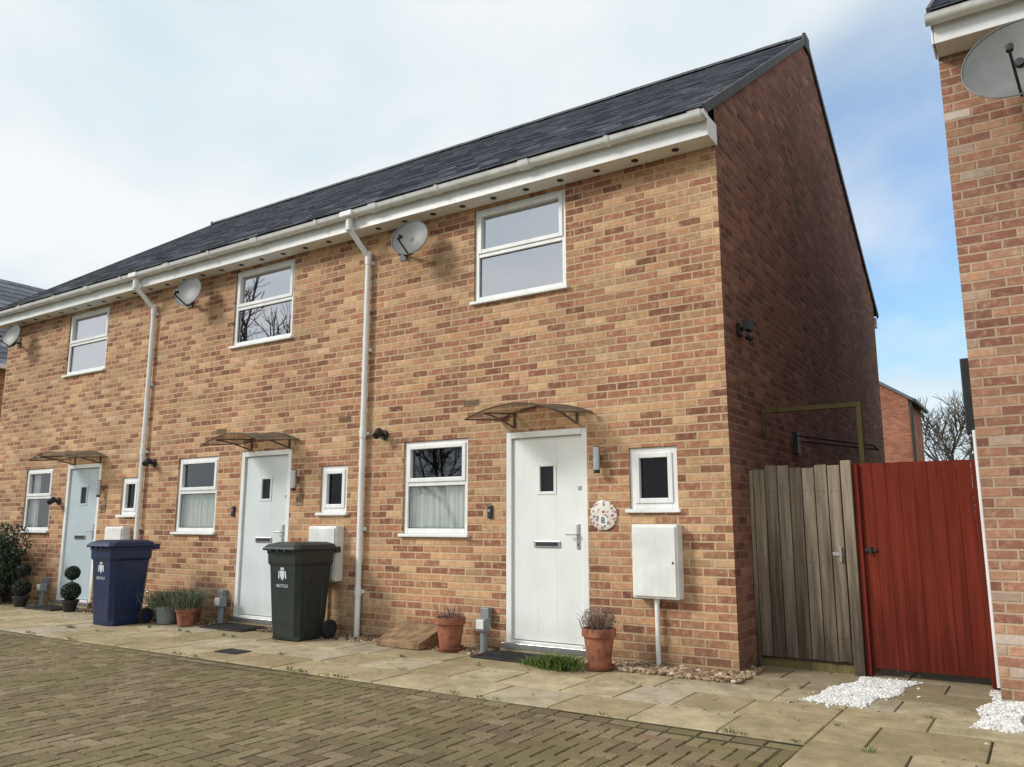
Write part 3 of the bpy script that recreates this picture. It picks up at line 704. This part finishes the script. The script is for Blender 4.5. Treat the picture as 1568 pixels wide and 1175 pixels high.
b.out('hedge_leaves',M['leaf'],e)
b=B()
for k in range(26): x=random.uniform(-13.6,-11.7); b.tube((x,-.42+random.uniform(-.1,.1),0),(x+random.uniform(-.2,.2),-.42+random.uniform(-.25,.25),.85),.012,.004,n=5)
b.out('hedge_stems',M['bark'],e)
def util(x,y=-.14):
    e=empty('utility_outlet_post'); b=B(); b.tube((x,y,0),(x,y,.24),.035); b.box(x-.055,x+.055,y-.06,y+.04,.22,.34); b.out('grey_duct',M['greyplastic'],e,bevel=.006)
    b=B(); b.box(x-.16,x-.06,-.08,-.001,.28,.42); b.out('wall_box',M['greyplastic'],e,bevel=.008)
    b=B(); b.box(x-.045,x+.045,y-.075,y-.061,.24,.33); b.out('cover',M['whitedirty'],e,bevel=.006)
util(-2.46,-.24); util(-6.62); util(-10.98)
e=empty('sloping_timber_cover'); b=B()
x0,x1=-3.68,-3.10
b.add([(x0,-.46,.01),(x1,-.46,.01),(x1,-.02,.01),(x0,-.02,.01),(x0,-.46,.07),(x1,-.46,.07),(x1,-.02,.21),(x0,-.02,.21)],[(0,3,2,1),(4,5,6,7),(0,1,5,4),(1,2,6,5),(2,3,7,6),(3,0,4,7)])
b.out('cover_board',M['ochre'],e,bevel=.008)
def dmat(x0,x1):
    e=empty('door_mat'); b=B(); b.box(x0,x1,-.52,-.12,.012,.026)
    k=x0+.03
    while k<x1-.03: b.box(k,k+.018,-.50,-.14,.0265,.034); k+=.036
    b.out('mat_ribs',M['mat'],e)
dmat(-2.42,-1.52); dmat(-6.52,-5.75); dmat(-10.75,-9.95)

# ------------------------------------------------------------------ ground
def sheet(name,x0,x1,y0,y1,z,mat,parent=None): return mesh(name,[(x0,y0,z),(x1,y0,z),(x1,y1,z),(x0,y1,z)],[(0,1,2,3)],mat,parent)
sheet('ground',-400,400,-400,400,-.06,M['grassland'])
sheet('road',-40,40,-40,-11,-.05,M['asphalt'])
pv=empty('block_paving'); XB=1.0; YB=-1.94
sheet('joint_sand',-20,XB,-11,YB,-.008,M['joint'],pv)
b=B(); u=.1
def block(xa,xb,ya,yb):
    g=.003+random.uniform(0,.0015); c=.005; z=0.0+random.uniform(-.003,.002)+.004*math.sin(xa*1.1)*math.sin(ya*1.4+.5); t1,t2=random.uniform(-.0015,.0015),random.uniform(-.0015,.0015)
    a0,a1,c0,c1=xa+g,xb-g,ya+g,yb-g
    b.add([(a0,c0,z-.012),(a1,c0,z-.012),(a1,c1,z-.012),(a0,c1,z-.012),(a0+c,c0+c,z+t1),(a1-c,c0+c,z+t2),(a1-c,c1-c,z-t1),(a0+c,c1-c,z-t2)],
      [(4,5,6,7),(0,1,5,4),(1,2,6,5),(2,3,7,6),(3,0,4,7)])
nx0,nx1=-150,9; ny0,ny1=-85,-21
for j in range(ny0,ny1):
    for i in range(nx0,nx1):
        d=(i-j)%4
        if d==0 and i+2<=nx1: block(i*u,(i+2)*u,j*u,(j+1)*u)
        elif d==0: block(i*u,(i+1)*u,j*u,(j+1)*u)
        elif d==3 and j+2<=ny1: block(i*u,(i+1)*u,j*u,(j+2)*u)
        elif d==3: block(i*u,(i+1)*u,j*u,(j+1)*u)
        if d==1 and i==nx0: block(i*u,(i+1)*u,j*u,(j+1)*u)
        if d==2 and j==ny0: block(i*u,(i+1)*u,j*u,(j+1)*u)
x=-15.0
while x<XB-.12: block(x,x+.2,-2.06,YB-.02) ; x+=.2
y=-2.06
while y>-8.4: block(.91,XB-.005,y-.2,y); y-=.2
b.out('paving_blocks',M['blocks'],pv)
fp=empty('flagstone_path')
sheet('flag_bedding',-20,XB+.0,YB,.0,-.006,M['joint'],fp); sheet('flag_bedding_side',XB,9,-11,9,-.006,M['joint'],fp)
sheet('flag_bedding_passage',0.0,XB,.0,9,-.006,M['joint'],fp)
b=B()
def flag(xa,xb,ya,yb):
    g=.004; c=.005; z=.006+random.uniform(-.003,.003); t=[random.uniform(-.003,.003) for _ in range(4)]
    j=lambda:random.uniform(-.003,.003)
    P=[(xa+g+j(),ya+g+j()),(xb-g+j(),ya+g+j()),(xb-g+j(),yb-g+j()),(xa+g+j(),yb-g+j())]
    cx,cy=(xa+xb)/2,(ya+yb)/2
    b.add([(p[0],p[1],z-.014) for p in P]+[(p[0]+(c if p[0]<cx else -c),p[1]+(c if p[1]<cy else -c),z+t[i]) for i,p in enumerate(P)],
      [(4,5,6,7),(0,1,5,4),(1,2,6,5),(2,3,7,6),(3,0,4,7)])
rows=[(-.86,-.33),(-1.40,-.86),(YB+.02,-1.40)]
for k,(ya,yb) in enumerate(rows):
    x=-14.5+k*.21
    while x<XB-.01:
        w=random.choice([.45,.6,.6,.6,.9]) if k!=1 else random.choice([.45,.6,.45])
        x2=min(x+w,XB)
        if XB-x2<.15: x2=XB
        flag(x,x2,ya,yb); x=x2
y=.5;k=0
while y>-7.5:
    h=random.choice([.45,.6,.45])
    if y>-.33 and y-h<-.33: h=y+.33
    x=XB if y<-.32 else .02; k+=1
    x_end=6.5 if y<-.1 else 1.86
    first=True
    while x<x_end-.02:
        w=random.choice([.45,.6,.6]) if not first else (.3 if k%2 else .55); first=False
        x2=min(x+w,x_end)
        if x_end-x2<.12: x2=x_end
        flag(x,x2,y-h,y)
        x=x2
    y-=h
for yy in (.5,1.1,1.7,2.3):
    for xx in (.02,.62,1.22): flag(xx,xx+.6,yy,yy+.6)
b.out('flagstones',M['flags'],fp)
sheet('earth_bed',-13.3,.0,-.325,.0,-.001,M['earth'])
def stones(name,n,area,size,mat,zoff=.0,pile=.8):
    b=B()
    ico=[(0,0,1),(.894,0,.447),(.276,.851,.447),(-.724,.526,.447),(-.724,-.526,.447),(.276,-.851,.447),(.724,.526,-.447),(-.276,.851,-.447),(-.894,0,-.447),(-.276,-.851,-.447),(.724,-.526,-.447)]
    F=[(0,1,2),(0,2,3),(0,3,4),(0,4,5),(0,5,1),(1,6,2),(2,7,3),(3,8,4),(4,9,5),(5,10,1),(6,7,2),(7,8,3),(8,9,4),(9,10,5),(10,6,1)]
    for _ in range(n):
        x,y=area(); s=size*random.uniform(.5,1.3); sc=(s*random.uniform(.8,1.3),s*random.uniform(.7,1.1),s*random.uniform(.45,.8)); R=Matrix.Rotation(random.uniform(0,6.28),3,'Z')@Matrix.Rotation(random.gauss(0,.3),3,'X')
        z=zoff+random.uniform(0,s*pile)
        b.add([R@Vector((p[0]*sc[0]*random.uniform(.85,1.15),p[1]*sc[1],p[2]*sc[2]))+Vector((x,y,z)) for p in ico],F)
    return b.out(name,mat)
def bedarea():
    x=random.uniform(-12,.02) if random.random()<.45 else random.uniform(-4.3,.02)
    return (x,random.uniform(-.36,-.015))
stones('pebble_bed',3800,bedarea,.017,M['pebble'],.002)
def cornerarea():
    while True:
        x=random.uniform(-.95,.12); y=random.uniform(-.42,.35)
        if (y<-.01 or x>.01) : return (x,y)
stones('pebble_bed',1300,cornerarea,.022,M['pebble'],.010)
def patch(cx,cy,rx,ry,rot,sk):
    def f():
        if random.random()<.02:
            x=random.gauss(0,.65)*rx; y=random.gauss(0,.65)*ry
        else:
            x=random.uniform(-1,1)*rx*random.uniform(.9,1.12);y=random.uniform(-1,1)*ry*random.uniform(.92,1.08)
        x+=y*sk+.03*math.sin(y*9+x*7)
        return (cx+x,cy+y)
    return f
stones('white_gravel',5200,patch(1.00,-.16,.20,.58,0,.18),.012,M['whitestone'],.006,.6)
stones('white_gravel',2600,patch(1.93,-.30,.12,.66,0,.05),.012,M['whitestone'],.006,.6)
e=empty('drain_cover'); b=B(); b.box(-4.75,-4.45,-1.62,-1.42,.004,.016)
for k in range(6): b.box(-4.73+k*.045,-4.705+k*.045,-1.60,-1.44,.0165,.020)
b.out('iron_grate',M['black'],e)

# ------------------------------------------------------------------ background
bh=empty('brick_house')
B().add([(-12,30,0),(-2.2,30,0),(-2.2,30,6.45),(-7,30,9.7),(-12,30,6.45)],[(0,1,2,3,4)]).out('gable_wall',M['brick_red'],bh)
B().add([(-2.2,30,0),(-2.2,34,0),(-2.2,34,6.45),(-2.2,30,6.45)],[(0,1,2,3)]).out('side_wall',M['brick_red'],bh)
b=B()
for s in (1,-1):
    P=[(-7+s*5.05,29.85,6.40),(-7,29.85,9.83),(-7,34.1,9.83),(-7+s*5.05,34.1,6.40)]
    b.add(P+[(p[0],p[1],p[2]-.14) for p in P],[(0,1,2,3),(7,6,5,4),(0,4,5,1),(1,5,6,2),(3,2,6,7),(0,3,7,4)],.4)
b.out('roof',M['slate'],bh)
box('gutter',-2.0,-1.88,29.8,34,6.25,6.38,M['black'],bh)
b=B(); b.tube((-2.1,29.93,6.3),(-2.1,29.93,0),.05); b.out('downpipe',M['black'],bh)
lh=empty('brick_house')
X=-18.2;XR=-21.9
B().add([(X,1,2.9),(X,15,2.9),(X,15,5.2),(X,1,5.2)],[(0,1,2,3)]).out('upper_wall',M['brick'],lh)
B().add([(X,1,0),(X,15,0),(X,15,2.9),(X,1,2.9)],[(0,1,2,3)]).out('lower_wall',M['render'],lh)
B().add([(X,1,0),(X,1,5.2),(XR,1,8.0),(2*XR-X,1,5.2),(2*XR-X,1,0)],[(0,1,2,3,4)]).out('gable_wall',M['brick'],lh)
b=B(); n=18
dx=(XR-(X+.3))
for r in range(n):
    t0=r/n; t1=min(1,(r+1.25)/n)
    y=.8-(.15 if r%2 else 0)
    while y<15.2:
        a=X+.3+dx*t0; c=X+.3+dx*t1; za=4.95+3.15*t0; zc=4.95+3.15*t1; h=.03+random.uniform(0,.006)
        y0,y1=max(.8,y),min(15.2,y+.294)
        if y1-y0>.03: b.add([(a,y0,za+h),(a,y1,za+h),(c,y1,zc),(c,y0,zc),(a,y0,za),(a,y1,za)],[(0,1,2,3),(0,4,5,1)])
        y+=.3
b.out('roof_tiles',M['slate'],lh)
B().add([(XR,.8,8.1),(XR,15.2,8.1),(2*XR-X-.3,15.2,4.95),(2*XR-X-.3,.8,4.95)],[(0,1,2,3)]).out('roof_rear_slope',M['slate'],lh)
box('gutter',X+.22,X+.36,.8,15.2,4.85,4.96,M['white'],lh)

def tree(name,x,y,h,seed,lev=5,lean=0,dense=3):
    rs=random.Random(seed); e=empty(name); b=B()
    def grow(p,d,l,r,k):
        segs=3; q=p
        for s in range(segs):
            d2=(d+Vector((rs.gauss(0,.13),rs.gauss(0,.13),rs.gauss(0,.06)+.04))).normalized(); nq=q+d2*l/segs
            b.tube(q,nq,r*(1-.28*s/segs),r*(1-.28*(s+1)/segs),n=6 if k<2 else (4 if k<4 else 3),cap=False,r=.5); q=nq; d=d2
            if k>0 and k<lev and s<2:
                a=rs.uniform(0,6.28); o=d.orthogonal().normalized(); o=Matrix.Rotation(a,3,d)@o
                grow(q,(d*.7+o*rs.uniform(.6,.9)).normalized(),l*rs.uniform(.5,.7),r*.45,k+1)
        if k<lev:
            for _ in range(dense):
                a=rs.uniform(0,6.28); o=d.orthogonal().normalized(); o=Matrix.Rotation(a,3,d)@o
                grow(q,(d+o*rs.uniform(.35,.75)).normalized(),l*rs.uniform(.62,.8),r*.6,k+1)
    grow(Vector((x,y,-.1)),Vector((lean,0,1)).normalized(),h*.28,h*.018,0)
    b.out('trunk_and_branches',M['bark'],e)
tree('bare_tree',1.2,48,11.0,3); tree('bare_tree',-2.0,56,12.5,5); tree('bare_tree',4.5,52,11,9); tree('bare_tree',-.4,50,10,21)
tree('bare_tree',-32,-21,20,11); tree('bare_tree',-19.5,-22,8.5,12); tree('bare_tree',-44,-24,15,13)
b=B()
for k in range(34): leaves(b,(random.uniform(-12,14),random.uniform(44,50),random.uniform(.8,3.4)),(2.2,1.5,1.8),260,.16)
b.out('distant_shrubs',M['leaf'])

# ------------------------------------------------------------------ sky and sun
sd=Vector((-.60,-.60,.53)).normalized()
w=bpy.data.worlds.new('World'); scn.world=w; w.use_nodes=True; t=w.node_tree; n=t.nodes; n.clear()
out=n.new('ShaderNodeOutputWorld'); bg=n.new('ShaderNodeBackground'); bc=n.new('ShaderNodeBackground'); mx=n.new('ShaderNodeMixShader')
sky=n.new('ShaderNodeTexSky'); sky.sky_type='NISHITA'; sky.sun_disc=False; sky.sun_elevation=math.asin(sd.z); sky.sun_rotation=math.atan2(sd.x,sd.y); sky.dust_density=.3; sky.ozone_density=3
tint=n.new('ShaderNodeMix'); tint.data_type='RGBA'; tint.blend_type='MULTIPLY'; tint.inputs[0].default_value=1; tint.inputs[7].default_value=(.85,1.25,1.40,1); tint.clamp_result=False
t.links.new(sky.outputs[0],tint.inputs[6]); t.links.new(tint.outputs[2],bg.inputs[0]); bg.inputs[1].default_value=.15
tc=n.new('ShaderNodeTexCoord'); sp=n.new('ShaderNodeSeparateXYZ'); t.links.new(tc.outputs['Generated'],sp.inputs[0])
def mm(op,a,b=None,clamp=False):
    x=n.new('ShaderNodeMath'); x.operation=op; x.use_clamp=clamp
    for i,v in enumerate((a,b)):
        if isinstance(v,bpy.types.NodeSocket): t.links.new(v,x.inputs[i])
        elif v is not None: x.inputs[i].default_value=v
    return x.outputs[0]
zz=mm('ADD',mm('ABSOLUTE',sp.outputs[2]),.28); cb=n.new('ShaderNodeCombineXYZ')
t.links.new(mm('DIVIDE',sp.outputs[0],zz),cb.inputs[0]); t.links.new(mm('DIVIDE',sp.outputs[1],zz),cb.inputs[1])
def nz(scale,det,off):
    m=n.new('ShaderNodeMapping'); t.links.new(cb.outputs[0],m.inputs[0]); m.inputs['Location'].default_value=off
    x=n.new('ShaderNodeTexNoise'); t.links.new(m.outputs[0],x.inputs[0]); x.inputs['Scale'].default_value=scale; x.inputs['Detail'].default_value=det; x.inputs['Roughness'].default_value=.5; x.inputs['Distortion'].default_value=.3; return x.outputs[0]
n1=nz(1.3,6,(3,1,0)); n2=nz(1.9,6,(9,4,0))
d0=Vector((-.11,.95,.27)).normalized()
dp=n.new('ShaderNodeVectorMath'); dp.operation='DOT_PRODUCT'; t.links.new(tc.outputs['Generated'],dp.inputs[0]); dp.inputs[1].default_value=d0
clear=n.new('ShaderNodeMapRange'); clear.interpolation_type='SMOOTHSTEP'; t.links.new(dp.outputs['Value'],clear.inputs[0]); clear.inputs[1].default_value=.93; clear.inputs[2].default_value=1.0; clear.inputs[3].default_value=0; clear.inputs[4].default_value=.46
mask=n.new('ShaderNodeMapRange'); mask.interpolation_type='SMOOTHSTEP'
t.links.new(mm('SUBTRACT',n1,clear.outputs[0]),mask.inputs[0]); mask.inputs[1].default_value=-.04; mask.inputs[2].default_value=.40; mask.inputs[3].default_value=.12; mask.inputs[4].default_value=.98
low=n.new('ShaderNodeMapRange'); low.interpolation_type='SMOOTHSTEP'; t.links.new(mm('ADD',sp.outputs[2],mm('MULTIPLY',mm('SUBTRACT',n1,.5),.25)),low.inputs[0]); low.inputs[1].default_value=.24; low.inputs[2].default_value=.18; low.inputs[3].default_value=0; low.inputs[4].default_value=.9
fac=mm('MAXIMUM',mask.outputs[0],low.outputs[0])
cr=n.new('ShaderNodeValToRGB'); t.links.new(n2,cr.inputs[0]); r=cr.color_ramp; r.elements[0].position=.34; r.elements[0].color=(.70,.83,.89,1); r.elements[1].position=.58; r.elements[1].color=(.94,.96,.97,1)
t.links.new(cr.outputs[0],bc.inputs[0]); bc.inputs[1].default_value=1.0
t.links.new(fac,mx.inputs[0]); t.links.new(bg.outputs[0],mx.inputs[1]); t.links.new(bc.outputs[0],mx.inputs[2]); t.links.new(mx.outputs[0],out.inputs[0])
L=bpy.data.lights.new('sun','SUN'); L.energy=2.7; L.angle=math.radians(14); L.color=(1,.95,.88); so=bpy.data.objects.new('sun',L); COL.objects.link(so)
so.rotation_euler=(-sd).to_track_quat('-Z','Y').to_euler()

cam=bpy.data.cameras.new('camera'); co=bpy.data.objects.new('camera',cam); COL.objects.link(co); scn.camera=co
cam.sensor_width=36; cam.lens=28.42; cam.clip_end=2000; cam.clip_start=.05
co.location=(2.301,-6.983,1.248); co.rotation_euler=(math.radians(99.9),0,math.radians(33.3))
scn.view_settings.view_transform='Standard'; scn.view_settings.look='None'; scn.view_settings.exposure=0
